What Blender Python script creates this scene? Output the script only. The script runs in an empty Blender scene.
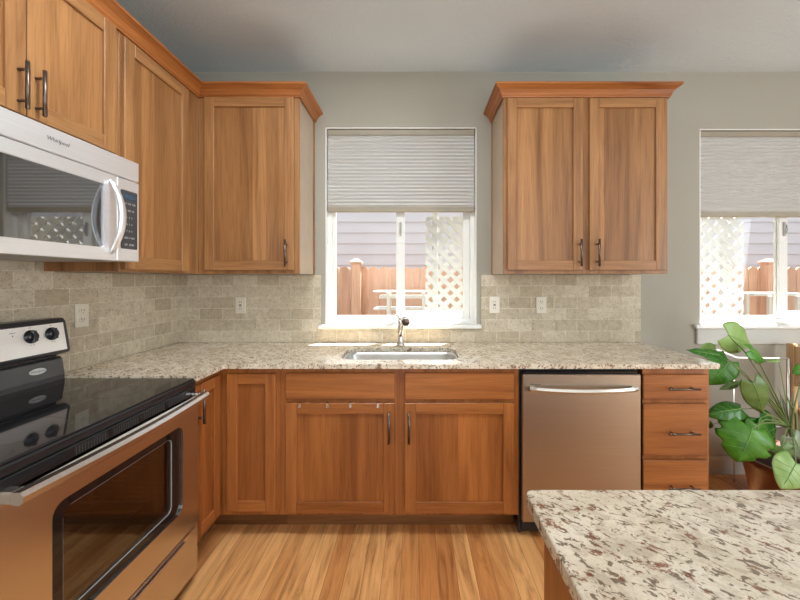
import bpy, bmesh, math, random
from mathutils import Vector, Matrix
random.seed(7)
sc = bpy.context.scene
COL = sc.collection
PI = math.pi

# ------------------------------------------------------------------ camera
CX, CY, CZ, F = 1.6, -2.44, 1.31, 360.0
cam_d = bpy.data.cameras.new('camera'); cam = bpy.data.objects.new('camera', cam_d); COL.objects.link(cam)
cam.location = (CX, CY, CZ); cam.rotation_euler = (PI/2, 0, 0)
cam_d.sensor_width = 36.0; cam_d.lens = F/800*36.0
cam_d.shift_x = -15/800; cam_d.shift_y = -20/800
cam_d.clip_start = 0.02
sc.camera = cam

# ------------------------------------------------------------------ world, sun, area lights, exposure
w = bpy.data.worlds.new('world'); sc.world = w; w.use_nodes = True
bg = w.node_tree.nodes['Background']
bg.inputs[0].default_value = (0.93, 0.96, 1.0, 1); bg.inputs[1].default_value = 1.35

def sun(name, direction, energy, angle):
    d = bpy.data.lights.new(name, 'SUN'); d.energy = energy; d.angle = angle; d.color = (1, .97, .92)
    o = bpy.data.objects.new(name, d); COL.objects.link(o); o.location = (2, 3, 8)
    o.rotation_euler = Vector(direction).to_track_quat('-Z', 'Y').to_euler()
sun('sun', (-.15, -.19, -1), 42.0, math.radians(.6))

def area(name, loc, target, sx, sy, power, col=(1, 1, 1)):
    d = bpy.data.lights.new(name, 'AREA'); d.shape = 'RECTANGLE'; d.size = sx; d.size_y = sy
    d.energy = power; d.color = col
    o = bpy.data.objects.new(name, d); COL.objects.link(o); o.location = loc
    o.rotation_euler = (Vector(target)-Vector(loc)).to_track_quat('-Z', 'Y').to_euler()
    return o
area('rear_fill', (2.5, -5.15, 1.35), (2.2, 0, 1.35), 3.6, 2.2, 47, (.86, .95, 1))  # added fill from behind the camera, stands for no known door
area('right_fill', (5.85, -2.7, 1.3), (0, -2.2, 1.25), 2.6, 2.1, 136, (.86, .95, 1))  # added fill off the right wall to brighten the left side, unseen
area('overhead_fill', (1.4, -1.45, 2.70), (1.4, -1.45, 0), 1.2, .5, 33, (.90, .96, 1))  # added overhead fill for counters and floor, no known fixture
area('overhead_fill', (3.9, -3.0, 2.69), (3.9, -3.0, 0), 1.0, 1.0, 7, (.90, .96, 1))  # second added overhead fill, out of view

sc.view_settings.view_transform = 'Standard'; sc.view_settings.look = 'None'
sc.view_settings.exposure = 0.06; sc.view_settings.gamma = 1.0; sc.view_settings.use_curve_mapping = False
cy = sc.cycles
cy.use_denoising = True
cy.max_bounces = 8; cy.diffuse_bounces = 4; cy.glossy_bounces = 4; cy.transparent_max_bounces = 10; cy.transmission_bounces = 6
cy.sample_clamp_indirect = 12.0; cy.caustics_reflective = False; cy.caustics_refractive = False

# measured from the photograph: a picture coordinate on a plane at a known depth -> metres
def bx(px, y): return CX + (px-415.0)*(y-CY)/F           # x on the plane Y=y
def bz(py, y): return CZ - (py-280.0)*(y-CY)/F           # z on the plane Y=y
def ly(px, x): return CY + F*(CX-x)/(415.0-px)           # y on the plane X=x
def S(r, g, b):
    f = lambda c: (c/255/12.92 if c/255 <= .04045 else ((c/255+.055)/1.055)**2.4)
    return (f(r), f(g), f(b), 1)

# ------------------------------------------------------------------ materials
class NT:
    def __init__(s, name):
        s.m = bpy.data.materials.new(name); s.m.use_nodes = True
        s.t = s.m.node_tree; s.b = s.t.nodes['Principled BSDF']; s.out = s.t.nodes['Material Output']
    def n(s, typ, **kw):
        nd = s.t.nodes.new(typ)
        for k, v in kw.items():
            if isinstance(k, str) and hasattr(nd, k): setattr(nd, k, v)
        return nd
    def l(s, a, b): s.t.links.new(a, b)
    def coords(s, scale=(1, 1, 1), rand=False, which='Object', loc=(0, 0, 0), rot=(0, 0, 0)):
        tc = s.n('ShaderNodeTexCoord'); mp = s.n('ShaderNodeMapping')
        mp.inputs['Scale'].default_value = scale; mp.inputs['Location'].default_value = loc; mp.inputs['Rotation'].default_value = rot
        src = tc.outputs[which]
        if rand:
            oi = s.n('ShaderNodeObjectInfo'); va = s.n('ShaderNodeVectorMath', operation='MULTIPLY_ADD')
            va.inputs[1].default_value = (1, 1, 1)
            cb = s.n('ShaderNodeCombineXYZ')
            mu = s.n('ShaderNodeMath', operation='MULTIPLY'); mu.inputs[1].default_value = 37.0
            s.l(oi.outputs['Random'], mu.inputs[0])
            for i in range(3): s.l(mu.outputs[0], cb.inputs[i])
            s.l(src, va.inputs[0]); s.l(cb.outputs[0], va.inputs[2]); src = va.outputs[0]
        s.l(src, mp.inputs['Vector']); return mp.outputs[0]
    def noise(s, vec, scale, detail=4, rough=.55, dist=0.0):
        nd = s.n('ShaderNodeTexNoise'); nd.inputs['Scale'].default_value = scale; nd.inputs['Detail'].default_value = detail
        nd.inputs['Roughness'].default_value = rough; nd.inputs['Distortion'].default_value = dist
        if vec is not None: s.l(vec, nd.inputs['Vector'])
        return nd.outputs['Fac']
    def ramp(s, fac, stops, interp='LINEAR'):
        nd = s.n('ShaderNodeValToRGB'); cr = nd.color_ramp; cr.interpolation = interp
        while len(cr.elements) < len(stops): cr.elements.new(.5)
        for e, (p, c) in zip(cr.elements, stops): e.position = p; e.color = c if len(c) == 4 else (*c, 1)
        s.l(fac, nd.inputs[0]); return nd.outputs[0]
    def mix(s, a, b, fac, mode='MIX'):
        nd = s.n('ShaderNodeMix', data_type='RGBA', blend_type=mode)
        for sock, v in ((nd.inputs[0], fac), (nd.inputs[6], a), (nd.inputs[7], b)):
            if hasattr(v, 'is_linked'): s.l(v, sock)
            else: sock.default_value = v
        return nd.outputs[2]
    def math(s, op, a, b=0.0):
        nd = s.n('ShaderNodeMath', operation=op)
        for i, v in enumerate((a, b)):
            if hasattr(v, 'is_linked'): s.l(v, nd.inputs[i])
            else: nd.inputs[i].default_value = v
        return nd.outputs[0]
    def bump(s, h, strength=.2, dist=.01):
        nd = s.n('ShaderNodeBump'); nd.inputs['Strength'].default_value = strength; nd.inputs['Distance'].default_value = dist
        s.l(h, nd.inputs['Height']); s.l(nd.outputs[0], s.b.inputs['Normal'])
    def set(s, **kw):
        for k, v in kw.items():
            k = k.replace('_', ' ')
            if hasattr(v, 'is_linked'): s.l(v, s.b.inputs[k])
            else: s.b.inputs[k].default_value = v
        return s

def flat(name, col, rough=.5, metal=0.0, spec=.5, coat=0.0, vary=.06, vs=8.0):
    k = NT(name); v = k.coords()
    nz = k.noise(v, vs, 3)
    c2 = tuple(c*(1-vary*2) for c in col[:3])+(1,)
    k.set(Base_Color=k.ramp(nz, [(.3, c2), (.7, col)]), Roughness=rough, Metallic=metal, Specular_IOR_Level=spec, Coat_Weight=coat)
    return k.m

def wood(name, axis, tone=1.0, strips=True, rough=.36, light=(190, 134, 84), dark=(140, 88, 46)):
    k = NT(name)
    sc_ = {'z': (16, 16, 1.1), 'x': (1.1, 16, 16), 'y': (16, 1.1, 16)}[axis]
    fi = {'z': (170, 170, 5), 'x': (5, 170, 170), 'y': (170, 5, 170)}[axis]
    L = tuple(c*tone for c in S(*light)[:3])+(1,); D = tuple(c*tone for c in S(*dark)[:3])+(1,)
    M = tuple((a*.6+b*.4) for a, b in zip(L[:3], D[:3]))+(1,)
    v = k.coords(sc_, rand=True)
    g = k.noise(v, .55, 5, .6, 1.3)
    base = k.ramp(g, [(.28, D), (.46, M), (.62, L), (.8, M)])
    fine = k.noise(k.coords(fi, rand=True), 1.0, 3, .6)
    f2 = k.ramp(fine, [(.34, (.62, .56, .50)), (.52, (1.03, 1.02, 1.01))])
    col = k.mix(base, f2, .55, 'MULTIPLY')
    if strips:
        tc = k.n('ShaderNodeTexCoord'); sp = k.n('ShaderNodeSeparateXYZ'); k.l(tc.outputs['Object'], sp.inputs[0])
        s_ = k.math('ADD', sp.outputs[0], sp.outputs[1]) if axis == 'z' else sp.outputs[2]
        q = k.math('FLOOR', k.math('MULTIPLY', s_, 13.3))
        oi = k.n('ShaderNodeObjectInfo')
        wn = k.n('ShaderNodeTexWhiteNoise', noise_dimensions='2D'); cb = k.n('ShaderNodeCombineXYZ')
        k.l(q, cb.inputs[0]); k.l(oi.outputs['Random'], cb.inputs[1]); k.l(cb.outputs[0], wn.inputs['Vector'])
        st = k.ramp(wn.outputs['Value'], [(0, (.70, .64, .58)), (.5, (.94, .92, .90)), (1, (1.16, 1.15, 1.13))])
        col = k.mix(col, st, .9, 'MULTIPLY')
    k.set(Base_Color=col, Roughness=rough, Specular_IOR_Level=.45)
    k.bump(fine, .06, .002)
    return k.m
def wood_set(pre, L, D):
    return (wood(pre+'_vertical', 'z', strips=False, light=L, dark=D), wood(pre+'_panel', 'z', strips=True, light=L, dark=D),
            wood(pre+'_horizontal', 'x', strips=False, light=L, dark=D), wood(pre+'_depthwise', 'y', strips=False, light=L, dark=D))
UPPER_WOOD = wood_set('wall_cabinet_wood', (169, 122, 77), (118, 77, 42))
WARM_LIT_WOOD = wood_set('cabinet_wood_warm_lit', (174, 108, 55), (122, 67, 28))  # same wood as the uppers, its warmer, dimmer light put into the colour
W_Z, W_ZS, W_X, W_Y = WARM_LIT_WOOD
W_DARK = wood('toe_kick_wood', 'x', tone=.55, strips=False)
W_SIDE = flat('cabinet_side_laminate', S(184, 164, 142), .38)

def granite(name, tone=1.0):
    k = NT(name); v = k.coords((1, 1, 1)); mp_ = k.n('ShaderNodeMapping'); mp_.inputs['Scale'].default_value = (1, 1.55, 1); k.l(k.coords(rot=(0, 0, .7)), mp_.inputs[0]); vs = mp_.outputs[0]
    base = k.ramp(k.noise(v, 9, 4), [(.3, S(208, 194, 172)), (.55, S(230, 218, 198)), (.75, S(238, 229, 213))])
    grey = k.ramp(k.noise(vs, 24, 5, .6, .4), [(.49, (0, 0, 0)), (.62, (1, 1, 1))])
    c = k.mix(base, S(166, 150, 130), k.math('MULTIPLY', grey, .45))
    sp = k.ramp(k.noise(vs, 66, 4, .62, .6), [(.56, (0, 0, 0)), (.60, (1, 1, 1))])
    c = k.mix(c, S(92, 70, 52), k.math('MULTIPLY', sp, .8))
    br_ = k.ramp(k.noise(vs, 27, 5, .72, .5), [(.575, (0, 0, 0)), (.61, (1, 1, 1))])
    c = k.mix(c, S(122, 68, 46), k.math('MULTIPLY', br_, .8))
    fine = k.noise(v, 260, 2)
    c = k.mix(c, k.ramp(fine, [(.3, (.82, .80, .78)), (.6, (1.03, 1.03, 1.03))]), .6, 'MULTIPLY')
    c = k.mix(c, (tone, tone*.985, tone*.96, 1), 1.0, 'MULTIPLY')
    k.set(Base_Color=c, Roughness=.17, Specular_IOR_Level=.5)
    return k.m
GRAN = granite('speckled_granite'); GRAN_DIM = granite('granite_dimmed_copy', .76)  # island copy is the same stone, darkened to offset stronger light there

def tile(name, along):
    k = NT(name)
    tc = k.n('ShaderNodeTexCoord'); sp = k.n('ShaderNodeSeparateXYZ'); k.l(tc.outputs['Object'], sp.inputs[0])
    cb = k.n('ShaderNodeCombineXYZ')
    k.l(k.math('ADD', sp.outputs[0 if along == 'x' else 1], 3.1+.077), cb.inputs[0])
    k.l(k.math('ADD', sp.outputs[2], -.890+.0762*20), cb.inputs[1])
    br = k.n('ShaderNodeTexBrick'); br.offset = .5
    br.inputs['Scale'].default_value = 1.0; br.inputs['Brick Width'].default_value = .1545; br.inputs['Row Height'].default_value = .0762
    br.inputs['Mortar Size'].default_value = .0024; br.inputs['Mortar Smooth'].default_value = .25; br.inputs['Bias'].default_value = -.1
    br.inputs['Color1'].default_value = S(210, 199, 178); br.inputs['Color2'].default_value = S(180, 166, 142)
    br.inputs['Mortar'].default_value = S(216, 208, 190)
    k.l(cb.outputs[0], br.inputs['Vector'])
    v = k.coords()
    nz = k.noise(v, 30, 6, .75)
    c = k.mix(br.outputs['Color'], k.ramp(nz, [(.3, (.66, .63, .58)), (.5, (.97, .96, .95)), (.70, (1.14, 1.13, 1.12))]), .7, 'MULTIPLY')
    pits = k.ramp(k.noise(v, 95, 3, .7), [(.37, (1, 1, 1)), (.42, (0, 0, 0))])
    c = k.mix(c, S(140, 122, 98), k.math('MULTIPLY', pits, .6))
    k.set(Base_Color=c, Roughness=.62, Specular_IOR_Level=.3)
    h = k.math('SUBTRACT', k.math('SUBTRACT', k.math('MULTIPLY', nz, .3), k.math('MULTIPLY', br.outputs['Fac'], 1.0)), k.math('MULTIPLY', pits, .4))
    k.bump(h, .55, .0022)
    return k.m
TILE_X = tile('travertine_tile_back', 'x'); TILE_Y = tile('travertine_tile_left', 'y')

def painted(name, col, bs=120, strength=.12):
    k = NT(name); v = k.coords(); k.set(Base_Color=k.ramp(k.noise(v, 2.0, 2), [(.3, tuple(c*.985 for c in col[:3])+(1,)), (.7, col)]), Roughness=.75, Specular_IOR_Level=.25)
    k.bump(k.noise(v, bs, 3, .6), strength, .004); return k.m
WALL = painted('greige_wall_paint', S(168, 163, 150))
def ceiling_mat():
    k = NT('knockdown_ceiling'); v = k.coords()
    n1 = k.ramp(k.noise(v, 60, 4, .6, .3), [(.46, (0, 0, 0)), (.56, (1, 1, 1))])
    k.set(Base_Color=S(212, 220, 224), Roughness=.85, Specular_IOR_Level=.2); k.bump(n1, .32, .006); return k.m
CEIL = ceiling_mat()
def floor_mat():
    k = NT('oak_plank_floor')
    tc = k.n('ShaderNodeTexCoord'); sp = k.n('ShaderNodeSeparateXYZ'); k.l(tc.outputs['Object'], sp.inputs[0])
    cb = k.n('ShaderNodeCombineXYZ'); k.l(k.math('ADD', sp.outputs[1], 20), cb.inputs[0]); k.l(k.math('ADD', sp.outputs[0], 10), cb.inputs[1])
    def brick(c1, c2, mo):
        br = k.n('ShaderNodeTexBrick'); br.offset = .37; br.offset_frequency = 3
        br.inputs['Scale'].default_value = 1.0; br.inputs['Brick Width'].default_value = 1.05; br.inputs['Row Height'].default_value = .083
        br.inputs['Mortar Size'].default_value = .0009; br.inputs['Mortar Smooth'].default_value = .4
        br.inputs['Color1'].default_value = c1; br.inputs['Color2'].default_value = c2; br.inputs['Mortar'].default_value = mo
        k.l(cb.outputs[0], br.inputs['Vector']); return br
    b1 = brick(S(244, 188, 124), S(202, 135, 77), S(130, 84, 46))
    b2 = brick((0, 0, 0, 1), (1, 1, 1, 1), (.5, .5, .5, 1))
    off = k.n('ShaderNodeVectorMath', operation='MULTIPLY_ADD'); off.inputs[1].default_value = (9, 3, 5)
    k.l(b2.outputs['Color'], off.inputs[0]); k.l(tc.outputs['Object'], off.inputs[2])
    mp = k.n('ShaderNodeMapping'); mp.inputs['Scale'].default_value = (22, 2.2, 1); k.l(off.outputs[0], mp.inputs[0])
    g = k.noise(mp.outputs[0], .8, 5, .62, 1.4)
    c = k.mix(b1.outputs['Color'], k.ramp(g, [(.30, (.42, .32, .26)), (.42, (.80, .72, .66)), (.6, (1.06, 1.05, 1.03)), (.8, (.93, .9, .86))]), .85, 'MULTIPLY')
    mp2 = k.n('ShaderNodeMapping'); mp2.inputs['Scale'].default_value = (160, 6, 1); k.l(off.outputs[0], mp2.inputs[0])
    f = k.noise(mp2.outputs[0], 1, 2)
    c = k.mix(c, k.ramp(f, [(.3, (.82, .78, .74)), (.6, (1.03, 1.02, 1.01))]), .5, 'MULTIPLY')
    k.set(Base_Color=c, Roughness=.33, Specular_IOR_Level=.45)
    k.bump(b1.outputs['Fac'], -.2, .001) if False else k.bump(f, .05, .001)
    return k.m
FLOOR = floor_mat()

def steel(name, col=(.62, .60, .57), rough=.28, axis='x'):
    k = NT(name); s_ = {'x': (3, 300, 300), 'y': (300, 3, 300), 'z': (300, 300, 3)}[axis]
    n = k.noise(k.coords(s_), 1.0, 2)
    k.set(Base_Color=k.ramp(n, [(.3, tuple(c*.94 for c in col)), (.7, col)]), Metallic=1.0, Roughness=rough)
    try: k.b.inputs['Anisotropic'].default_value = .4
    except Exception: pass
    k.bump(n, .015, .0005); return k.m
ST_X = steel('brushed_steel_wide', (.54, .45, .35), .42, 'x')
ST_Y = steel('brushed_steel_deep', (.76, .71, .66), .26, 'y')
ST_MW = steel('brushed_steel_pale', (.97, .98, 1.0), .45, 'y')
ST_SINK = steel('sink_steel', (.72, .71, .69), .32, 'x')
SATIN = flat('satin_steel', (.62, .58, .52, 1), .34, 1.0, vary=.01)
CHROME = flat('brushed_nickel', (.66, .64, .62, 1), .26, 1.0, vary=.01)
BRONZE = flat('dark_bronze', S(112, 98, 88), .34, .9)
BLACKG = flat('black_glass', (.012, .012, .013, 1), .045, 0, .6, vary=.02)
BLACK = flat('black_enamel', (.016, .016, .018, 1), .22, 0, .5)
BLACKM = flat('matte_black', (.012, .012, .012, 1), .6)
DGREY = flat('dark_grey_plastic', S(74, 74, 76), .3, .3)
LGREY = flat('light_grey_plastic', S(178, 178, 176), .4)
WHITE = flat('white_vinyl', S(232, 231, 226), .35, vary=.01)
OFFW = flat('almond_plastic', S(222, 214, 198), .35, vary=.01)
GREYPAINT = flat('grey_white_trim_paint', S(190, 188, 180), .45, vary=.02)
INK = flat('grey_ink', S(90, 88, 86), .5)
SILVERINK = flat('silver_ink', S(205, 205, 205), .3, .3)
DISPLAY = flat('display_glass', S(58, 78, 96), .12)
def glass(name, tint=(1, 1, 1, 1), refl=.04, rmax=.5):
    k = NT(name); t = k.n('ShaderNodeBsdfTransparent'); t.inputs[0].default_value = tint
    g = k.n('ShaderNodeBsdfGlossy'); g.inputs['Roughness'].default_value = .03
    lw = k.n('ShaderNodeLayerWeight'); lw.inputs['Blend'].default_value = .25
    mx = k.n('ShaderNodeMixShader')
    f = k.math('MINIMUM', k.math('ADD', k.math('MULTIPLY', lw.outputs['Fresnel'], .35), refl), rmax)
    k.l(f, mx.inputs[0]); k.l(t.outputs[0], mx.inputs[1]); k.l(g.outputs[0], mx.inputs[2]); k.l(mx.outputs[0], k.out.inputs[0])
    return k.m
PANE = glass('window_glass', (.97, .98, .98, 1), .0, .25)
OVENGL = glass('oven_glass', (.50, .47, .44, 1), .14, .6)
MWGL = glass('microwave_glass', (.20, .20, .20, 1), .30, .7)
def shade_mat():
    k = NT('cellular_shade_fabric'); tr = k.n('ShaderNodeBsdfTranslucent'); tr.inputs[0].default_value = S(218, 217, 214)
    k.set(Base_Color=S(208, 206, 202), Roughness=.8); mx = k.n('ShaderNodeMixShader'); mx.inputs[0].default_value = .22
    k.l(k.b.outputs[0], mx.inputs[1]); k.l(tr.outputs[0], mx.inputs[2]); k.l(mx.outputs[0], k.out.inputs[0]); return k.m
SHADE = shade_mat()
TAUPE = flat('taupe_blind_rail', S(160, 150, 130), .45)
def leafm(name, a, b, rough=.35):
    k = NT(name); n = k.noise(k.coords((1, 1, 1), rand=True), 14, 4)
    c = k.ramp(n, [(.3, a), (.7, b)]); k.set(Base_Color=c, Roughness=rough)
    tr = k.n('ShaderNodeBsdfTranslucent'); k.l(c, tr.inputs[0]); mx = k.n('ShaderNodeMixShader'); mx.inputs[0].default_value = .3
    k.l(k.b.outputs[0], mx.inputs[1]); k.l(tr.outputs[0], mx.inputs[2]); k.l(mx.outputs[0], k.out.inputs[0]); return k.m
LF_BR = leafm('leaf_bright_green', S(66, 128, 32), S(104, 168, 54))
LF_DK = leafm('leaf_deep_green', S(40, 98, 28), S(74, 138, 44), .25)
LF_LT = leafm('leaf_pale_green', S(148, 188, 100), S(176, 206, 130))
LF_OL = leafm('leaf_olive_green', S(98, 128, 60), S(126, 152, 84))
LF_GR = leafm('leaf_grey_green', S(140, 158, 132), S(176, 188, 162))
STEM = flat('stem_green', S(122, 142, 82), .45)
VEIN = flat('leaf_vein', S(126, 168, 84), .45)
POT = flat('brown_glazed_pot', S(112, 62, 36), .5)
SOIL = flat('potting_soil', S(60, 42, 30), .9)
PINE = wood('pale_chair_wood', 'z', strips=False, light=(206, 174, 134), dark=(170, 134, 94))
CEDAR = wood('cedar_fence_wood', 'z', strips=False, light=(208, 168, 144), dark=(186, 146, 122), rough=.8)
SIDING = flat('lavender_grey_siding', S(198, 202, 210), .7, vary=.01)
LATT = flat('white_lattice_paint', S(212, 210, 204), .6, vary=.02)
GROUND_DK = flat('darkened_ground', S(74, 66, 58), .95)  # unseen ground, tone lowered to cut sun bounce onto the siding

# ------------------------------------------------------------------ mesh builder
class MB:
    def __init__(s, fn=None):
        s.bm = bmesh.new(); s.fn = fn
    def _v(s, p):
        p = s.fn(*p) if s.fn else p
        return s.bm.verts.new(p)
    def _f(s, vs, m, smooth=False):
        try: f = s.bm.faces.new(vs)
        except ValueError: return
        f.material_index = m; f.smooth = smooth
    def box(s, x0, x1, y0, y1, z0, z1, m=0, b=.0):
        if x1 < x0: x0, x1 = x1, x0
        if y1 < y0: y0, y1 = y1, y0
        if z1 < z0: z0, z1 = z1, z0
        b = min(b, (x1-x0)*.45, (y1-y0)*.45, (z1-z0)*.45)
        lo, hi = (x0, y0, z0), (x1, y1, z1)
        if b <= 0:
            V = {}
            for i in (0, 1):
                for j in (0, 1):
                    for k in (0, 1): V[i, j, k] = s._v(((x0, x1)[i], (y0, y1)[j], (z0, z1)[k]))
            for ax in range(3):
                for sd in (0, 1):
                    q = []
                    for a, c in ((0, 0), (1, 0), (1, 1), (0, 1)):
                        idx = [a, c]; idx.insert(ax, sd); q.append(V[tuple(idx)])
                    s._f(q, m)
            return
        V = {}
        for i in (0, 1):
            for j in (0, 1):
                for k in (0, 1):
                    c = (i, j, k)
                    for ax in range(3):
                        p = []
                        for d in range(3):
                            e = lo[d] if c[d] == 0 else hi[d]
                            if d != ax: e += b if c[d] == 0 else -b
                            p.append(e)
                        V[c, ax] = s._v(tuple(p))
                    s._f([V[c, 0], V[c, 1], V[c, 2]], m)
        for ax in range(3):
            o = [d for d in range(3) if d != ax]
            for sd in (0, 1):
                q = []
                for a, c in ((0, 0), (1, 0), (1, 1), (0, 1)):
                    idx = [0, 0, 0]; idx[ax] = sd; idx[o[0]] = a; idx[o[1]] = c; q.append(V[tuple(idx), ax])
                s._f(q, m)
            for a in (0, 1):
                for c in (0, 1):
                    i0 = [0, 0, 0]; i1 = [0, 0, 0]; i0[o[0]] = i1[o[0]] = a; i0[o[1]] = i1[o[1]] = c; i0[ax] = 0; i1[ax] = 1
                    i0, i1 = tuple(i0), tuple(i1)
                    s._f([V[i0, o[0]], V[i0, o[1]], V[i1, o[1]], V[i1, o[0]]], m)
    def rings(s, rings, m=0, cap=True, closed=False, smooth=True):
        R = [[s._v(p) for p in r] for r in rings]
        n = len(R[0]); K = len(R)
        for i in range(K if closed else K-1):
            a, b = R[i], R[(i+1) % K]
            for j in range(n): s._f([a[j], a[(j+1) % n], b[(j+1) % n], b[j]], m, smooth)
        if cap and not closed: s._f(R[0], m); s._f(R[-1], m)
    def tube(s, pts, r, m=0, seg=10, squash=None, cap=True):
        P = [Vector(p) for p in pts]; rr = r if isinstance(r, (list, tuple)) else [r]*len(P)
        t0 = (P[1]-P[0]).normalized(); up = Vector((0, 0, 1)) if abs(t0.z) < .9 else Vector((1, 0, 0))
        n = t0.cross(up).normalized(); rings = []
        for i, p in enumerate(P):
            t = (P[min(i+1, len(P)-1)]-P[max(i-1, 0)]).normalized()
            n = (n-t*n.dot(t)).normalized(); b = t.cross(n)
            sq = squash or (1, 1)
            rings.append([tuple(p+(n*math.cos(a)*sq[0]+b*math.sin(a)*sq[1])*rr[i]) for a in [2*PI*j/seg for j in range(seg)]])
        s.rings(rings, m, cap)
    def lathe(s, c, prof, m=0, seg=28, axis=(0, 0, 1)):
        ax = Vector(axis).normalized(); n = ax.orthogonal().normalized(); b = ax.cross(n); c = Vector(c)
        s.rings([[tuple(c+ax*h+(n*math.cos(a)+b*math.sin(a))*max(r, 1e-4)) for a in [2*PI*j/seg for j in range(seg)]] for r, h in prof], m)
    def prism(s, poly, ax, a0, a1, m=0):
        def P(u, v, w):
            q = [u, v]; q.insert(ax, w); return tuple(q)
        s.rings([[P(u, v, a0) for u, v in poly], [P(u, v, a1) for u, v in poly]], m, smooth=False)
    def quad(s, pts, m=0): s._f([s._v(p) for p in pts], m)
    def build(s, name, mats, parent=None, root=None):
        bmesh.ops.recalc_face_normals(s.bm, faces=s.bm.faces)
        me = bpy.data.meshes.new(name); s.bm.to_mesh(me); s.bm.free()
        if not isinstance(mats, (list, tuple)): mats = [mats]
        for m in mats: me.materials.append(m)
        r = root or parent
        while r is not None and r.parent is not None: r = r.parent
        if r is not None: me.transform(Matrix.Translation(-r.location))
        o = bpy.data.objects.new(name, me); COL.objects.link(o)
        if parent is not None: o.parent = parent
        return o

def thing(name, label, cat, loc=(0, 0, 0), group=None):
    o = bpy.data.objects.new(name, None); COL.objects.link(o); o.location = loc; o.empty_display_size = .05
    o['label'] = label; o['category'] = cat
    if group: o['group'] = group
    return o
def tag(o, label, cat, group=None, kind=None):
    o['label'] = label; o['category'] = cat
    if group: o['group'] = group
    if kind: o['kind'] = kind
    return o
def struct(mb, name, mats, parent=None, label=None, cat=None):
    o = mb.build(name, mats, parent)
    if parent is None:
        o['kind'] = 'structure'
        if label: o['label'] = label
        if cat: o['category'] = cat
    return o
def text(s, size, loc, rot, mat, parent, name, sx=1.0, shear=0.0):
    cu = bpy.data.curves.new(name, 'FONT'); cu.body = s; cu.size = size; cu.extrude = .0002; cu.align_x = 'CENTER'; cu.align_y = 'CENTER'; cu.shear = shear
    cu.resolution_u = 2
    o = bpy.data.objects.new(name+'_src', cu); COL.objects.link(o)
    dg = bpy.context.evaluated_depsgraph_get(); me = bpy.data.meshes.new_from_object(o.evaluated_get(dg))
    bpy.data.objects.remove(o); me.name = name
    r = parent
    while r.parent is not None: r = r.parent
    from mathutils import Euler
    me.transform(Matrix.Translation(Vector(loc)-r.location) @ Euler(rot).to_matrix().to_4x4() @ Matrix.Diagonal((sx, 1, 1, 1)))
    me.materials.clear(); me.materials.append(mat)
    o = bpy.data.objects.new(name, me); COL.objects.link(o); o.parent = parent
    return o
ROT_L = (PI/2, 0, PI/2); ROT_B = (PI/2, 0, 0)
def rrect(x0, x1, y0, y1, r, n=5):
    out = []
    for cx, cy_, a0 in ((x1-r, y1-r, 0), (x0+r, y1-r, PI/2), (x0+r, y0+r, PI), (x1-r, y0+r, 1.5*PI)):
        for i in range(n+1):
            a = a0+PI/2*i/n; out.append((cx+r*math.cos(a), cy_+r*math.sin(a)))
    return out
def plate_with_hole(mb, outer, hole, to3, t0, t1, m=0):
    """flat ring between two loops of equal count, extruded t0..t1"""
    n = len(outer)
    for t in (t0, t1):
        a = [mb._v(to3(u, v, t)) for u, v in outer]; b = [mb._v(to3(u, v, t)) for u, v in hole]
        for i in range(n): mb._f([a[i], a[(i+1) % n], b[(i+1) % n], b[i]], m)
    for L in (outer, hole):
        a = [mb._v(to3(u, v, t0)) for u, v in L]; b = [mb._v(to3(u, v, t1)) for u, v in L]
        for i in range(n): mb._f([a[i], a[(i+1) % n], b[(i+1) % n], b[i]], m)

# ------------------------------------------------------------------ room
CT = .890; CEILZ = 2.72
XR, YR = 5.9, -5.1
W1 = (.993, 2.017, 1.012, 2.344); W2 = (3.529, 4.66, 1.012, 2.334)
mb = MB(); mb.box(-.14, XR+.14, YR-.14, .14, -.06, 0); struct(mb, 'floor', FLOOR)
mb = MB(); mb.box(-.14, XR+.14, YR-.14, .14, CEILZ, CEILZ+.1); struct(mb, 'ceiling', CEIL)
mb = MB(); mb.box(-.14, 0, YR, .14, 0, CEILZ); struct(mb, 'wall_left', WALL)
mb = MB()
for a, b_, z0, z1 in ((0, W1[0], 0, CEILZ), (W1[1], W2[0], 0, CEILZ), (W2[1], XR, 0, CEILZ), (W1[0], W1[1], 0, W1[2]), (W1[0], W1[1], W1[3], CEILZ),
                      (W2[0], W2[1], 0, W2[2]), (W2[0], W2[1], W2[3], CEILZ)):
    mb.box(a, b_, 0, .14, z0, z1)
struct(mb, 'wall_back', WALL)
mb = MB(); mb.box(XR, XR+.14, YR, .14, 0, CEILZ); struct(mb, 'wall_right', WALL)
mb = MB(); mb.box(0, .6, YR-.14, YR, 0, CEILZ); mb.box(4.4, XR, YR-.14, YR, 0, CEILZ); mb.box(.6, 4.4, YR-.14, YR, 2.5, CEILZ); struct(mb, 'wall_rear', WALL)
mb = MB()
mb.box(3.11, XR, -.014, -.0005, 0, bz(456.5, 0)-.012, 0); mb.box(3.11, XR, -.010, -.0005, bz(456.5, 0)-.012, bz(456.5, 0), 0)
struct(mb, 'baseboard_back', GREYPAINT)
mb = MB(); mb.box(0.0005, .014, YR+.01, -1.66, 0, .11); struct(mb, 'baseboard_left', GREYPAINT)
# tile backsplash, runs down to the worktop and behind the range
mb = MB()
mb.box(.0095, W1[0]-.03, -.009, -.0005, CT+.001, 1.344); mb.box(W1[1]+.03, 3.125, -.009, -.0005, CT+.001, 1.344)
mb.box(W1[0]-.03, W1[1]+.03, -.009, -.0005, CT+.001, W1[2]-.032)
struct(mb, 'backsplash_back', TILE_X)
mb = MB(); mb.box(.0005, .009, -.85, -.0005, CT+.001, 1.344); mb.box(.0005, .009, -1.72, -.85, .60, 1.386)
struct(mb, 'backsplash_left', TILE_Y)

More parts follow.
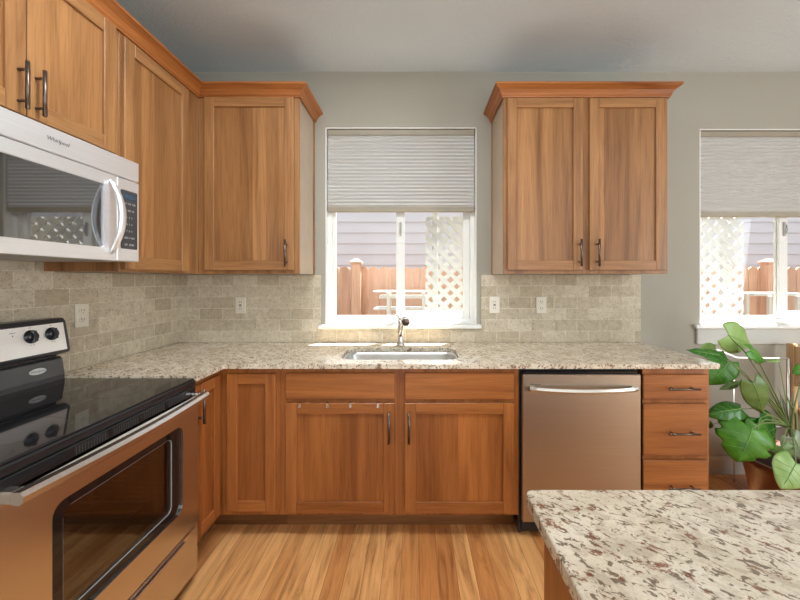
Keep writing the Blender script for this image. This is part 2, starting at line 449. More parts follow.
# windows
def window(name, x0, x1, z0, z1, xm, sash_left_in, blind_z, blind_label, apron):
    fy0, fy1 = .050, .105; fw = .034
    mb = MB()
    mb.box(x0+.001, x0+fw, fy0, fy1, z0, z1-.001, 0, .003); mb.box(x1-fw, x1-.001, fy0, fy1, z0, z1-.001, 0, .003)
    mb.box(x0+fw, x1-fw, fy0, fy1, z0, z0+.030, 0, .003); mb.box(x0+fw, x1-fw, fy0, fy1, z1-.035, z1-.001, 0, .003)
    # white painted returns of the opening
    mb.box(x0+.0003, x0+.007, .0, fy0, z0, z1-.001); mb.box(x1-.007, x1-.0003, .0, fy0, z0, z1-.001); mb.box(x0+.007, x1-.007, .0, fy0, z1-.007, z1-.0003)
    o = struct(mb, name, WHITE)
    # two sashes
    for side, (a, b_) in enumerate(((x0+fw, xm+.030), (xm-.030, x1-fw))):
        yy = (.056, .076) if side == (0 if sash_left_in else 1) else (.080, .100)
        sw = .026 if side == 0 else .046
        s2 = .060 if side == 0 else .048
        lz = z0+.030
        mb = MB(); sb = .022 if side == 0 else .052
        mb.box(a, a+(sw if side == 0 else s2), *yy, lz, z1-.035, 0, .003); mb.box(b_-(s2 if side == 0 else sw), b_, *yy, lz, z1-.035, 0, .003)
        qa, qb = a+(sw if side == 0 else s2)+.0002, b_-(s2 if side == 0 else sw)-.0002
        mb.box(qa, qb, yy[0]+.001, yy[1]-.001, lz, lz+sb, 0, .002); mb.box(qa, qb, yy[0]+.001, yy[1]-.001, z1-.075, z1-.035, 0, .002)
        s_ = mb.build('sash', WHITE, o)
        g = MB(); ym = (yy[0]+yy[1])/2; g.box(a+.022, b_-.022, ym-.002, ym+.002, lz+sb-.005, z1-.07); g.build('pane', PANE, s_)
    mb = MB(); mb.box(xm-.006, xm+.008, .042, .056, bz(236, .05), bz(222, .05), 0, .003); mb.tube([(xm+.004, .040, bz(234, .05)), (xm+.004, .034, bz(230, .05)), (xm+.004, .040, bz(225, .05))], .003)
    mb.build('sash_lock', LGREY, o)
    # sill board with a nosing
    mb = MB(); mb.box(x0-.045, x1+.03, -.032, -.0002, z0-.030, z0-.002, 0, .006); mb.box(x0+.001, x1-.001, -.0002, fy0, z0-.0005, z0+.002)
    if apron:
        mb.box(x0-.03, x1+.03, -.018, -.0005, z0-.135, z0-.030, 1, .004)
    mb.build('window_sill', [WHITE, GREYPAINT], o)
    # pleated cellular shade, a thing hanging in the opening
    t = thing('cellular_shade', blind_label, 'window blind', ((x0+x1)/2, .025, blind_z))
    a, b_ = x0+.012, x1-.012
    mb = MB(); mb.box(a, b_, .006, .044, z1-.050, z1-.012, 0, .004); mb.build('head_rail', TAUPE, t)
    mb = MB(); mb.box(a, b_, .008, .042, blind_z, blind_z+.034, 0, .004); mb.build('bottom_rail', TAUPE, t)
    top, bot = z1-.050, blind_z+.034; n = int(round((top-bot)/.024))
    mb = MB(); pts = []
    for i in range(n+1):
        z = top+(bot-top)*i/n; pts.append((.014, z))
        if i < n: pts.append((.0060, z+(bot-top)/n*.5))
    back = []
    for i in range(n, -1, -1):
        z = top+(bot-top)*i/n; back.append((.034, z))
        if i > 0: back.append((.042, z-(bot-top)/n*.5))
    for L in (pts, back):
        for p, q in zip(L[:-1], L[1:]):
            mb._f([mb._v((a+.003, *p)), mb._v((b_-.003, *p)), mb._v((b_-.003, *q)), mb._v((a+.003, *q))], 0)
    mb.build('pleated_fabric', SHADE, t)
    return o
window('window_1', *W1, bx(400.5, .06), True, bz(212, .02), 'off-white pleated shade half lowered in the window above the sink', False)
window('window_2', *W2, bx(783, .06), True, bz(217, .02), 'off-white pleated shade half lowered in the right-hand window, cut by the frame', True)

# ------------------------------------------------------------------ outdoors
mb = MB(); mb.box(-6, 14, .141, 12, -.45, -.35); o = struct(mb, 'ground_outside', GROUND_DK)
t = thing('neighboring_house', 'pale lavender-grey lap-sided house wall beyond the fence', 'house', (3.5, 4.1, -.35))
mb = MB(); p = .193; z = -.35; off = (bz(265, 4)-(-.35)) % p
z = -.35+off-p
poly = [(4.6, -.35)]
zz = z
while zz < 4.2:
    a, b_ = max(zz, -.35), zz+p
    poly += [(4.0, a), (4.022, b_)]; zz += p
poly += [(4.6, zz)]
mb.prism(poly, 0, -6, 13); mb.build('lap_siding', SIDING, t)
mb = MB(); mb.box(-6.2, 13.2, 3.75, 5.0, zz, zz+.18); mb.build('roof_eave', WHITE, t)
FY = 1.8
t = thing('wooden_fence', 'reddish cedar picket fence with capped posts outside the windows', 'fence', (3.3, FY, -.35))
mb = MB(); x = -3.0; random.seed(3)
while x < 9.5:
    wd = random.choice((.098, .104, .126)); zt = bz(267, FY)+random.uniform(-.006, .006); r = wd*.42
    pr = [(x, -.33), (x+wd, -.33), (x+wd, zt-r*.7), (x+wd*.86, zt-r*.22), (x+wd*.64, zt), (x+wd*.36, zt), (x+wd*.14, zt-r*.22), (x, zt-r*.7)]
    mb.prism(pr, 1, FY, FY+.018); x += wd+.005
mb.box(-3, 9.5, FY+.018, FY+.056, .1, .19); mb.box(-3, 9.5, FY+.018, FY+.056, 1.0, 1.09)
mb.build('picket_panel', CEDAR, t)
for px_ in (.92-2.4, .92, 3.315, 5.71, 8.1):
    mb = MB(); mb.box(px_-.052, px_+.052, FY-.105, FY-.001, -.35, bz(264, FY), 0, .004); q = mb.build('post', CEDAR, t)
    mb = MB(); zc = bz(264, FY)
    mb.box(px_-.068, px_+.068, FY-.121, FY+.015, zc, zc+.028, 0, .004)
    mb.rings([[(px_+sx*.06*k_, FY-.053+sy*.06*k_, zc+.028+h) for sx, sy in ((-1, -1), (1, -1), (1, 1), (-1, 1))] for k_, h in ((1, 0), (.25, .03))], smooth=False)
    mb.build('post_cap', CEDAR, q)
# lattice screen just outside the wall, between the windows
LY = .31; lx0, lx1 = bx(425.5, LY), bx(744, LY); lz1 = bz(216.5, LY); lz0 = lz1-1.22
t = thing('lattice_screen', 'white diagonal garden lattice panel seen through both windows', 'lattice', ((lx0+lx1)/2, LY, -.35))
def clip_strip(sign, c, wd, y0, y1, mb):
    # 45 degree strip: x*sign + z = c, clipped to the rectangle; ends left square to the panel edge
    pts = []
    def at(k):
        out = []
        for xx in (lx0, lx1):
            z_ = k-sign*xx
            if lz0 <= z_ <= lz1: out.append((xx, z_))
        for z_ in (lz0, lz1):
            xx = (k-z_)/sign
            if lx0 < xx < lx1: out.append((xx, z_))
        return sorted(out)
    h = wd*.7071
    A, B = at(c-h), at(c+h)
    if len(A) < 2 or len(B) < 2: return
    mb.prism([A[0], A[-1], B[-1], B[0]], 1, y0, y1)
pitch = .0985
for sign, y0 in ((1, LY), (-1, LY+.0075)):
    mb = MB(); c = -8.0
    while c < 10:
        clip_strip(sign, c, .034, y0, y0+.007, mb); c += pitch
    mb.build('diagonal_slats', LATT, t)
for xx in (bx(435, LY+.04), (lx0+lx1)/2, lx1-.12):
    mb = MB(); mb.box(xx-.022, xx+.022, LY+.016, LY+.055, -.35, lz1+(.06 if xx < 2 else -.01), 0, .003); mb.build('post', LATT, t)
# white slatted stand in the yard
def stand(x0, x1, y0, zs, label):
    t = thing('slatted_plant_stand', label, 'plant stand', ((x0+x1)/2, y0, -.35))
    for z, th, inset in zs:
        mb = MB()
        for i in range(4): mb.box(x0+inset, x1, y0+i*.075, y0+i*.075+.06, z, z+th, 0, .003)
        mb.build('shelf', LATT, t)
    for xx in (x0+.14, x1-.04):
        for yy in (y0+.005, y0+.25):
            mb = MB(); mb.box(xx, xx+.03, yy-.02, yy+.01, -.35, zs[0][0], 0, .002); mb.build('leg', LATT, t)
stand(bx(373, 1.2), bx(426, 1.2), 1.2, [(bz(292.5, 1.2), .014, .0), (bz(298.5, 1.2), .03, .06), (bz(310, 1.2), .014, .0)], 'white slatted plant stand in the yard seen through the sink window')
stand(bx(754, 1.2), bx(800, 1.2), 1.2, [(bz(296, 1.2), .03, .0), (bz(340, 1.2), .02, 0)], 'white slatted plant stand in the yard seen through the right-hand window')

# ------------------------------------------------------------------ cabinetry
def FB(y0): return lambda u, w, v: (u, y0-w, v)       # faces the camera
def FL(x0): return lambda u, w, v: (x0+w, u, v)       # faces into the room from the left wall
def shaker(root, fn, hm, u0, u1, v0, v1, fw=.058, t=.019, handle=None, hl=.155, arch=False):
    """door: stiles, rails; sub-parts panel and handle.  mats 0 vertical, 1 horizontal"""
    mb = MB(fn); e = .0018
    mb.box(u0, u0+fw, .001, t, v0, v1, 0, e); mb.box(u1-fw, u1, .001, t, v0, v1, 0, e)
    mb.box(u0+fw+.0003, u1-fw-.0003, .001, t, v0, v0+fw, 1, e); mb.box(u0+fw+.0003, u1-fw-.0003, .001, t, v1-fw, v1, 1, e)
    d = mb.build('door', [W_Z, hm], root)
    mb = MB(fn); mb.box(u0+fw-.004, u1-fw+.004, .002, t-.010, v0+fw-.004, v1-fw+.004, 0); mb.build('door_panel', W_ZS, d)
    if handle is not None: pull(d, fn, handle[0], handle[1], 'v', hl, t)
    return d
def pull(parent, fn, u, v, d, L=.155, w0=.019, r=.0062):
    mb = MB(fn); a = L/2; s_ = a*.66
    if d == 'v':
        mb.tube([(u, w0+.030, v-a), (u, w0+.030, v+a)], r, seg=12)
        for k in (-s_, s_): mb.tube([(u, w0, v+k), (u, w0+.030, v+k)], r*.72, seg=10)
    else:
        mb.tube([(u-a, w0+.030, v), (u+a, w0+.030, v)], r, seg=12)
        for k in (-s_, s_): mb.tube([(u+k, w0, v), (u+k, w0+.030, v)], r*.72, seg=10)
    return mb.build('handle', BRONZE, parent)
def slab(root, fn, hm, u0, u1, v0, v1, name='drawer_front', t=.019):
    mb = MB(fn); mb.box(u0, u1, .001, t, v0, v1, 0, .003); return mb.build(name, hm, root)

BB, BT = .117, CT-.024                    # base cabinet box bottom / top
FY_B, FX_L = -.61, .61
sB = lambda px: bx(px, FY_B-.019)
vB = lambda py: bz(py, FY_B-.019)
def carcass(root, x0, x1, y0, y1, z0, z1, mats=None, name='cabinet_box'):
    mb = MB(); mb.box(x0, x1, y0, y1, z0, z1, 0, .001); return mb.build(name, mats or W_Z, root)
# left run base cabinet between the range and the corner
t = thing('base_cabinet', 'narrow oak base cabinet on the left, between the range and the inside corner', 'cabinet', (.3, -.74, 0))
carcass(t, .012, FX_L, -.866, -.613, BB, BT)
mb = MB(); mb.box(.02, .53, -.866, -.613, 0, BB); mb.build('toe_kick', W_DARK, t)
shaker(t, FL(FX_L), W_Y, -.856, -.642, vB(511.7), vB(373.8), .052, handle=(-.832, .745))
# blind corner cabinet
xc = bx(280.5, FY_B)
t = thing('corner_base_cabinet', 'oak corner base cabinet with one plain door left of the sink cabinet', 'cabinet', (.45, -.3, 0))
mb = MB(); mb.box(.012, xc-.0005, FY_B, -.012, BB, BT, 0, .001); mb.build('cabinet_box', W_Z, t)
mb = MB(); mb.box(.53, xc, -.51, -.30, 0, BB-.0005); mb.box(.02, .5295, -.608, -.30, 0, BB-.0005); mb.build('toe_kick', W_DARK, t)
shaker(t, FB(FY_B), W_X, .652, sB(275.2), vB(511.7), vB(373.8), .052)
# sink base
xs1 = bx(518.5, FY_B)
t = thing('sink_base_cabinet', 'wide oak sink base cabinet with two false drawer fronts over two doors', 'cabinet', (1.5, -.3, 0))
mb = MB()
mb.box(xc+.0005, xc+.018, FY_B, -.02, BB, BT, 0); mb.box(xs1-.018, xs1, FY_B, -.02, BB, BT, 0); mb.box(xc+.018, xc+.045, FY_B, FY_B+.0187, BB+.05, BT-.04, 0)
mb.box(xs1-.04, xs1-.018, FY_B, FY_B+.0187, BB+.05, BT-.04, 0); mb.box(xc+.018, xs1-.018, FY_B, -.02, BB, BB+.018, 0)
mb.box(xc+.018, xs1-.018, FY_B, FY_B+.019, BT-.0395, BT, 0)
mb.box(xc+.0455, xs1-.0405, FY_B, FY_B+.019, vB(408), vB(396), 0); mb.box(xc+.018, xs1-.018, FY_B, FY_B+.019, BB+.018, BB+.0495, 0)
mb.box(bx(392, FY_B), bx(407, FY_B), FY_B+.0003, FY_B+.0187, BB+.05, vB(408), 0); mb.box(bx(392, FY_B), bx(407, FY_B), FY_B+.0003, FY_B+.0187, vB(396), BT-.04, 0)
mb.box(xc+.018, xs1-.018, FY_B+.020, FY_B+.03, BB+.02, BT-.25, 0)
mb.build('face_frame', W_Z, t)
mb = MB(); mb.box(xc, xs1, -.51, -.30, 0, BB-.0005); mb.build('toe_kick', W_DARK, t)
slab(t, FB(FY_B), W_X, sB(285.4), sB(394.5), vB(399.5), vB(373.2), 'false_drawer_front')
slab(t, FB(FY_B), W_X, sB(404.8), sB(514.2), vB(399.8), vB(373.2), 'false_drawer_front')
shaker(t, FB(FY_B), W_X, sB(285.4), sB(394.5), vB(513), vB(403.2), .055, handle=(sB(389.3), vB(426)))
shaker(t, FB(FY_B), W_X, sB(404.8), sB(514.2), vB(513.3), vB(403.2), .055, handle=(sB(409), vB(426)))
for px_, lab in ((299.7, 'small grey metal hook over the left sink door, nearest the left edge'), (327.3, 'small grey metal hook over the left sink door, second from its left'),
                 (350.2, 'small grey metal hook over the left sink door, third from its left'), (378, 'small grey metal hook over the left sink door, nearest the handle')):
    mb = MB(); x = sB(px_); z1 = vB(403.2)
    mb.box(x-.006, x+.006, FY_B-.0205, FY_B-.0193, z1-.022, z1+.0018); mb.box(x-.006, x+.006, FY_B-.0205, FY_B-.001, z1+.0005, z1+.0018)
    mb.box(x-.006, x+.006, FY_B-.026, FY_B-.0205, z1-.022, z1-.019); tag(mb.build('door_hook', CHROME), lab, 'hook', 'metal hooks over the sink cabinet door')
# drawer base
xd0, xd1 = bx(642.3, FY_B), bx(709, FY_B)
t = thing('drawer_base_cabinet', 'oak three-drawer base cabinet at the right end beside the dishwasher', 'cabinet', ((xd0+xd1)/2, -.3, 0))
carcass(t, xd0, xd1, FY_B, -.02, BB, BT)
mb = MB(); mb.box(xd0, xd1-.002, -.53, -.03, 0, BB-.0005); mb.build('toe_kick', W_DARK, t)
for a, b_, hy in ((399.5, 374.6, 387.7), (456.5, 404, 432), (513, 460.5, 486)):
    d = slab(t, FB(FY_B), W_X, sB(643.4), sB(708), vB(a), vB(b_)); pull(d, FB(FY_B), (sB(665)+sB(696.5))/2, vB(hy), 'h', .155, .019, .005)

# worktop: L shape with a rounded sink cut-out
def poly_slab(name, outer, holes, z0, z1, mat, label=None, cat=None, bev=.004, parent=None):
    bm = bmesh.new(); es = []
    for L in [outer]+holes:
        vs = [bm.verts.new((x, y, z1)) for x, y in L]
        es += [bm.edges.new((vs[i], vs[(i+1) % len(vs)])) for i in range(len(vs))]
    bmesh.ops.triangle_fill(bm, use_beauty=True, use_dissolve=False, edges=es)
    if holes:
        def inside(p, L):
            c = False
            for i in range(len(L)):
                (xa, ya), (xb, yb) = L[i], L[i-1]
                if (ya > p.y) != (yb > p.y) and p.x < (xb-xa)*(p.y-ya)/(yb-ya)+xa: c = not c
            return c
        bad = [f for f in bm.faces if any(inside(f.calc_center_median(), h) for h in holes)]
        bmesh.ops.delete(bm, geom=bad, context='FACES_ONLY')
    r = bmesh.ops.extrude_face_region(bm, geom=list(bm.faces))
    bmesh.ops.translate(bm, verts=[g for g in r['geom'] if isinstance(g, bmesh.types.BMVert)], vec=(0, 0, z0-z1))
    bmesh.ops.recalc_face_normals(bm, faces=bm.faces)
    me = bpy.data.meshes.new(name); bm.to_mesh(me); bm.free(); me.materials.append(mat)
    o = bpy.data.objects.new(name, me); COL.objects.link(o)
    md = o.modifiers.new('edge_round', 'BEVEL'); md.width = bev; md.segments = 3; md.limit_method = 'ANGLE'; md.angle_limit = math.radians(50)
    if parent: o.parent = parent
    elif label: tag(o, label, cat)
    return o
CXR = 3.127
SK = (1.195, 1.84, -.543, -.212)
outer = [(.0095, -.0095), (.0095, -.868), (.648, -.868), (.648, -.648)]
outer += [(CXR-.015, -.648), (CXR-.004, -.644), (CXR, -.633), (CXR, -.0005), (3.1255, -.0005), (3.1255, -.0095)]
hole = rrect(*SK, .075, 6)
poly_slab('countertop', outer, [hole], CT-.023, CT, GRAN, 'beige speckled granite countertop along the back wall and left corner', 'countertop')
# undermount sink
t = thing('kitchen_sink', 'stainless undermount sink bowl set in the granite under the window', 'sink', ((SK[0]+SK[1])/2, -.38, CT-.22))
mb = MB(); zt = CT-.0235
loops = []
for d, z in ((-.02, zt), (.004, zt), (.006, zt-.02), (.016, zt-.17), (.04, zt-.19)):
    loops.append([(x, y, z) for x, y in rrect(SK[0]+d, SK[1]-d, SK[2]+d, SK[3]-d, .07, 6)])
for d, z in ((.04, zt-.193), (-.02, zt-.002)): pass
mb.rings(loops, 0, cap=False)
mb._f([mb._v(p) for p in loops[-1]], 0)
mb.build('bowl', ST_SINK, t)
mb = MB(); mb.lathe((1.52, -.38, zt-.1895), [(.001, .002), (.028, .002), (.042, .004), (.044, 0)], 0, 24); mb.build('drain', CHROME, t)
# faucet
fx, fy = bx(400.5, -.15), -.15
t = thing('pull_out_faucet', 'brushed nickel pull-out kitchen faucet behind the sink', 'faucet', (fx, fy, CT))
mb = MB(); mb.lathe((fx, fy, CT+.0005), [(.001, 0), (.028, 0), (.027, .012), (.019, .022), (.017, .05), (.0175, .150), (.012, .172), (.001, .174)], 0, 24); mb.build('faucet_body', CHROME, t)
hx, hz = bx(405.8, -.34), bz(321, -.34)
mb = MB(); mb.tube([(fx+.002, fy-.005, CT+.07), (fx+.012, fy-.06, CT+.125), (fx+.026, -.27, hz+.006), (hx, -.315, hz)], [.0145, .014, .0135, .0165], 0, 16); mb.build('spout', CHROME, t)
mb = MB(); d = Vector((hx-fx-.026, -.06, -.012)).normalized()
mb.lathe((hx, -.313, hz), [(.001, 0), (.0175, 0), (.023, .022), (.026, .040), (.023, .043), (.001, .043)], 0, 22, (0, -1, -.10)); hd = mb.build('spray_head', CHROME, t)
mb = MB(); mb.lathe((hx, -.3565, hz-.0045), [(.001, 0), (.021, 0), (.020, .002), (.001, .003)], 0, 22, (0, -1, -.1)); mb.build('spray_face', BRONZE, hd)
mb = MB(); mb.tube([(fx, fy, CT+.172), (fx-.016, fy, CT+.19), (fx-.045, fy, CT+.212)], [.0075, .006, .0045], 0, 10); mb.build('lever', CHROME, t)

W_Z, W_ZS, W_X, W_Y = UPPER_WOOD
# upper cabinets ------------------------------------------------------
UB, UT = 1.346, 2.386
FYU, FXU = -.33, .33
sU = lambda px: bx(px, FYU-.019); vU = lambda py: bz(py, FYU-.019)
UD = 2.372
# right upper
ux0, ux1 = bx(503.4, FYU), bx(667.5, FYU)
t = thing('wall_cabinet', 'oak two-door wall cabinet with crown right of the sink window', 'cabinet', ((ux0+ux1)/2, -.16, UB))
mb = MB(); mb.box(ux0, ux1, FYU, FYU+.019, UB, UT, 0, .001); mb.build('face_frame', W_Z, t)
mb = MB(); mb.box(ux0+.003, ux1-.003, FYU+.0195, -.0005, UB+.002, UT, 0); mb.build('cabinet_box', W_SIDE, t)
mb = MB(); mb.box(ux0-.001, ux0+.003, -.016, -.0005, UB, UT, 0); mb.build('scribe_strip', W_Z, t)
shaker(t, FB(FYU), W_X, sU(507.5), sU(583), vU(270), vU(97.8), .055, handle=(sU(579.3), vU(253)))
shaker(t, FB(FYU), W_X, sU(590), sU(665.8), vU(270), vU(97.8), .055, handle=(sU(597), vU(253)))
CROWN = [(.002, 0), (.010, 0), (.012, .008), (.016, .012), (.018, .022), (.028, .038), (.044, .050), (.050, .054), (.055, .056), (.055, .068), (.002, .068)]
def crown(name, path, nrm, z0, parent=None):
    """path corner points, nrm outward direction of each corner (mitre vector)"""
    mb = MB()
    rings = [[(x+nx*o_, y+ny*o_, z0+h) for o_, h in CROWN] for (x, y), (nx, ny) in zip(path, nrm)]
    for i in range(len(rings)-1):
        mb.rings(rings[i:i+2], 0 if abs(path[i][0]-path[i+1][0]) < 1e-5 else 1, cap=False, smooth=False)
    return mb
m_ = crown('c', [(ux0, -.001), (ux0, FYU), (ux1, FYU), (ux1, -.001)], [(-1, 0), (-1, -1), (1, -1), (1, 0)], UT-.010)
m_.build('crown_molding', [WARM_LIT_WOOD[3], WARM_LIT_WOOD[2]], t)
# left-back upper
lx1_ = bx(298.5, FYU)+.004
t = thing('wall_cabinet', 'oak single-door wall cabinet in the corner left of the sink window', 'cabinet', ((FXU+lx1_)/2, -.16, UB))
mb = MB(); mb.box(FXU+.001, lx1_, FYU, FYU+.019, UB, UT, 0, .001); mb.build('face_frame', W_Z, t)
mb = MB(); mb.box(FXU+.002, lx1_-.003, FYU+.0195, -.0005, UB+.002, UT, 0); mb.build('cabinet_box', W_SIDE, t)
mb = MB(); mb.box(lx1_-.003, lx1_+.001, -.034, -.0005, UB, UT, 0); mb.build('scribe_strip', W_Z, t)
shaker(t, FB(FYU), W_X, sU(204), sU(293.6), vU(270), vU(97), .055, handle=(sU(286.8), vU(253.3)))
# tall left-wall upper
t = thing('wall_cabinet', 'oak wall cabinet on the left wall between the microwave and the corner', 'cabinet', (.16, -.45, UB))
YT = -.897
mb = MB(); mb.box(FXU-.019, FXU, YT, -.001, UB, UT, 0, .001); mb.build('face_frame', W_Z, t)
mb = MB(); mb.box(.0005, FXU-.0195, YT+.001, -.001, UB+.002, UT, 0); mb.build('cabinet_box', W_ZS, t)
shaker(t, FL(FXU), W_Y, YT+.010, ly(189, FXU+.019), 1.357, 2.362, .058)
# cabinet over the microwave
YM0, YM1 = -1.652, -.899
t = thing('over_microwave_cabinet', 'short two-door oak wall cabinet directly above the microwave', 'cabinet', (.16, -1.27, 1.81))
mb = MB(); mb.box(FXU-.019, FXU, YM0, YM1, 1.812, UT, 0, .001); mb.build('face_frame', W_Z, t)
mb = MB(); mb.box(.0005, FXU-.0195, YM0, YM1, 1.812, UT, 0); mb.build('cabinet_box', W_Z, t)
ym = ly(27, FXU+.019)
shaker(t, FL(FXU), W_Y, ym+.002, -.930, 1.838, UD, .058, handle=(-1.252, 1.925), hl=.15)
shaker(t, FL(FXU), W_Y, YM0+.02, ym-.002, 1.838, UD, .058, handle=(-1.305, 1.925), hl=.15)
m_ = crown('c', [(FXU, YM0-.02), (FXU, FYU), (lx1_, FYU), (lx1_, -.001)], [(1, 0), (1, -1), (1, -1), (1, 0)], UT-.010)
tag(m_.build('crown_molding', [WARM_LIT_WOOD[3], WARM_LIT_WOOD[2]]), 'oak crown molding running along the left-hand wall cabinets and around the corner', 'molding')

# ------------------------------------------------------------------ range
RY0, RY1 = -1.628, -.872; RZ = .884; RX = .645
t = thing('electric_range', 'stainless and black freestanding electric range with glass cooktop', 'range', (.33, (RY0+RY1)/2, 0))
mb = MB()
mb.box(.03, RX-.03, RY0+.001, RY0+.02, .05, RZ-.035); mb.box(.03, RX-.03, RY1-.02, RY1-.001, .05, RZ-.035)
mb.box(.03, .05, RY0+.02, RY1-.02, .05, RZ-.035); mb.box(.05, RX-.03, RY0+.02, RY1-.02, .05, .08)
mb.box(.05, RX-.03, RY0+.02, RY1-.02, RZ-.05, RZ-.035); mb.box(.08, RX-.05, RY0+.02, RY1-.02, .26, .28)
for y in (RY0+.05, RY1-.05):
    for x in (.08, RX-.08): mb.tube([(x, y, 0), (x, y, .05)], .016, seg=10)
mb.build('body', BLACK, t)
mb = MB(); mb.box(.012, RX+.002, RY0, RY1, RZ-.035, RZ-.006, 0, .005); ck = mb.build('cooktop_frame', BLACK, t)
mb = MB(); mb.box(.05, RX-.004, RY0+.004, RY1-.004, RZ-.006, RZ, 0, .002); mb.build('cooktop_glass', BLACKG, t)
def ring(mb, x, y, r, z):
    for r_ in (r, r-.004):
        pass
    n = 40
    a = [mb._v((x+r*math.cos(2*PI*i/n), y+r*math.sin(2*PI*i/n), z)) for i in range(n)]; b_ = [mb._v((x+(r-.0015)*math.cos(2*PI*i/n), y+(r-.0015)*math.sin(2*PI*i/n), z)) for i in range(n)]
    for i in range(n): mb._f([a[i], a[(i+1) % n], b_[(i+1) % n], b_[i]], 0)
DIM = flat('burner_ring_print', (.03, .03, .032, 1), .15)
for x, y, r in ((.22, RY0+.2, .075), (.22, RY1-.2, .09), (.47, RY0+.2, .11), (.47, RY1-.2, .075)):
    mb = MB(); ring(mb, x, y, r, RZ+.0003); mb.build('burner_mark', DIM, t)
# backguard
def wedge(mb, prof, y0, y1, m=0): mb.rings([[(x, y0, z) for x, z in prof], [(x, y1, z) for x, z in prof]], m, smooth=False)
mb = MB(); wedge(mb, [(.012, .998), (.075, .992), (.094, 1.000), (.098, 1.010), (.078, 1.130), (.066, 1.146), (.012, 1.146)], RY0, RY1); bgd = mb.build('control_backguard', DGREY, t)
nrm = Vector((.122, 0, .021)).normalized()
def onface(y, z, off=0.0):   # point on the sloping control panel
    x = .098+(.078-.098)*(z-1.010)/.12
    return (x+nrm.x*off, y, z+nrm.z*off)
mb = MB()
q = [onface(RY0+.014, 1.013, .0), onface(RY1-.014, 1.013, 0), onface(RY1-.014, 1.127, 0), onface(RY0+.014, 1.127, 0)]
q2 = [onface(RY0+.014, 1.013, .002), onface(RY1-.014, 1.013, .002), onface(RY1-.014, 1.127, .002), onface(RY0+.014, 1.127, .002)]
mb.rings([q, q2], 0, smooth=False); mb.build('control_panel', ST_MW, bgd)
tilt = math.atan2(.021, .122)
from mathutils import Euler
def panel_text(s, size, y, z, mat, nm):
    o = text(s, size, onface(y, z, .0024), (PI/2-tilt, 0, PI/2), mat, bgd, nm); return o
KY = (-.941, -1.022, RY0+.15, RY0+.069)
for y in KY:
    mb = MB(); c = onface(y, 1.086, .0022)
    mb.lathe(c, [(.001, 0), (.027, 0), (.0265, .004), (.022, .006), (.020, .012), (.001, .013)], 0, 26, tuple(nrm))
    kb = mb.build('knob', BLACK, bgd)
    mb = MB(); up = Vector((-nrm.z, 0, nrm.x)); c2 = Vector(c)+nrm*.014
    rr_ = []
    for k_ in (-.021, .021): rr_.append([tuple(c2+up*k_+Vector((0, sy, 0))+nrm*sn) for sy, sn in ((-.009, -.012), (.009, -.012), (.006, .006), (-.006, .006))])
    mb.rings(rr_, 0, smooth=False); mb.build('knob_grip', BLACKG, kb)
    panel_text('OFF', .0052, y, 1.086+.034, INK, 'dial_marking'); panel_text('LO   HI', .0052, y, 1.086-.033, INK, 'dial_marking')
mb = MB(); mb.rings([[onface(y, z, o_) for y, z in ((RY0+.30, 1.035), (RY0+.46, 1.035), (RY0+.46, 1.11), (RY0+.30, 1.11))] for o_ in (.002, .005)], 0, smooth=False); mb.build('clock_display', BLACKG, bgd)
mb = MB(); mb.lathe(onface(-1.085, 1.098, .002), [(.001, 0), (.0025, 0), (.001, .001)], 0, 10, tuple(nrm)); mb.build('indicator_light', BLACK, bgd)
panel_text('SURFACE', .005, -1.085, 1.108, INK, 'dial_marking')
mb = MB(); mb.box(.012, .052, RY0+.01, RY1-.012, RZ-.03, .999, 0, .002); mb.build('backguard_neck', BLACK, t)
mb = MB(); wedge(mb, [(.012, RZ-.006), (.080, RZ-.006), (.080, .905), (.069, .972), (.060, .980), (.012, .980)], RY0+.006, RY1-.006); vt = mb.build('rear_vent_trim', DGREY, t)
# oval badge
def oval(cy_, cz_, ry, rz, x0, x1, mat, parent, name, slope=0.0):
    mb = MB(); n = 28
    mb.rings([[(x-slope*(rz*math.sin(2*PI*i/n)), cy_+ry*math.cos(2*PI*i/n), cz_+rz*math.sin(2*PI*i/n)) for i in range(n)] for x in (x0, x1)], 0, smooth=False)
    return mb.build(name, mat, parent)
bd = oval(-.985, .940, .033, .012, .0725, .0765, SILVERINK, vt, 'badge', .16)
text('Whirlpool', .0135, (.0769, -.985, .940), (PI/2-.16, 0, PI/2), INK, vt, 'badge_lettering', 1.0, .2)
# oven door
DX0, DX = RX-.028, RX+.013
vo = lambda z: z
mb = MB(); zt_, zb = .772, .262
oy0, oy1, wz0, wz1 = -1.505, -.978, .372, .722
outer = rrect(RY0+.004, RY1-.004, zb, zt_, .006); hole_ = rrect(oy0, oy1, wz0, wz1, .035)
plate_with_hole(mb, outer, hole_, lambda u, v, w: (w, u, v), DX-.008, DX, 0)
dr = mb.build('oven_door', ST_Y, t)
mb = MB(); iy0, iy1, iz0, iz1 = -1.468, -1.030, .402, .692
plate_with_hole(mb, rrect(oy0-.006, oy1+.006, wz0-.006, wz1+.006, .035), rrect(iy0, iy1, iz0, iz1, .025), lambda u, v, w: (w, u, v), DX-.014, DX-.0085, 0); mb.build('window_border', BLACKG, dr)
mb = MB(); mb.box(DX-.0185, DX-.0145, oy0, oy1, wz0, wz1); mb.build('oven_window', OVENGL, dr)
mb = MB(); plate_with_hole(mb, rrect(iy0, iy1, iz0, iz1, .025), rrect(iy0+.002, iy1-.002, iz0+.002, iz1-.002, .02), lambda u, v, w: (w, u, v), DX-.0135, DX-.010, 0); mb.build('window_trim', LGREY, dr)
mb = MB(); plate_with_hole(mb, rrect(RY0+.01, RY1-.01, zb+.004, zt_-.004, .006), rrect(iy0-.004, iy1+.004, iz0-.004, iz1+.004, .02), lambda u, v, w: (w, u, v), DX0-.004, DX-.019, 0); mb.build('door_liner', LGREY, dr)
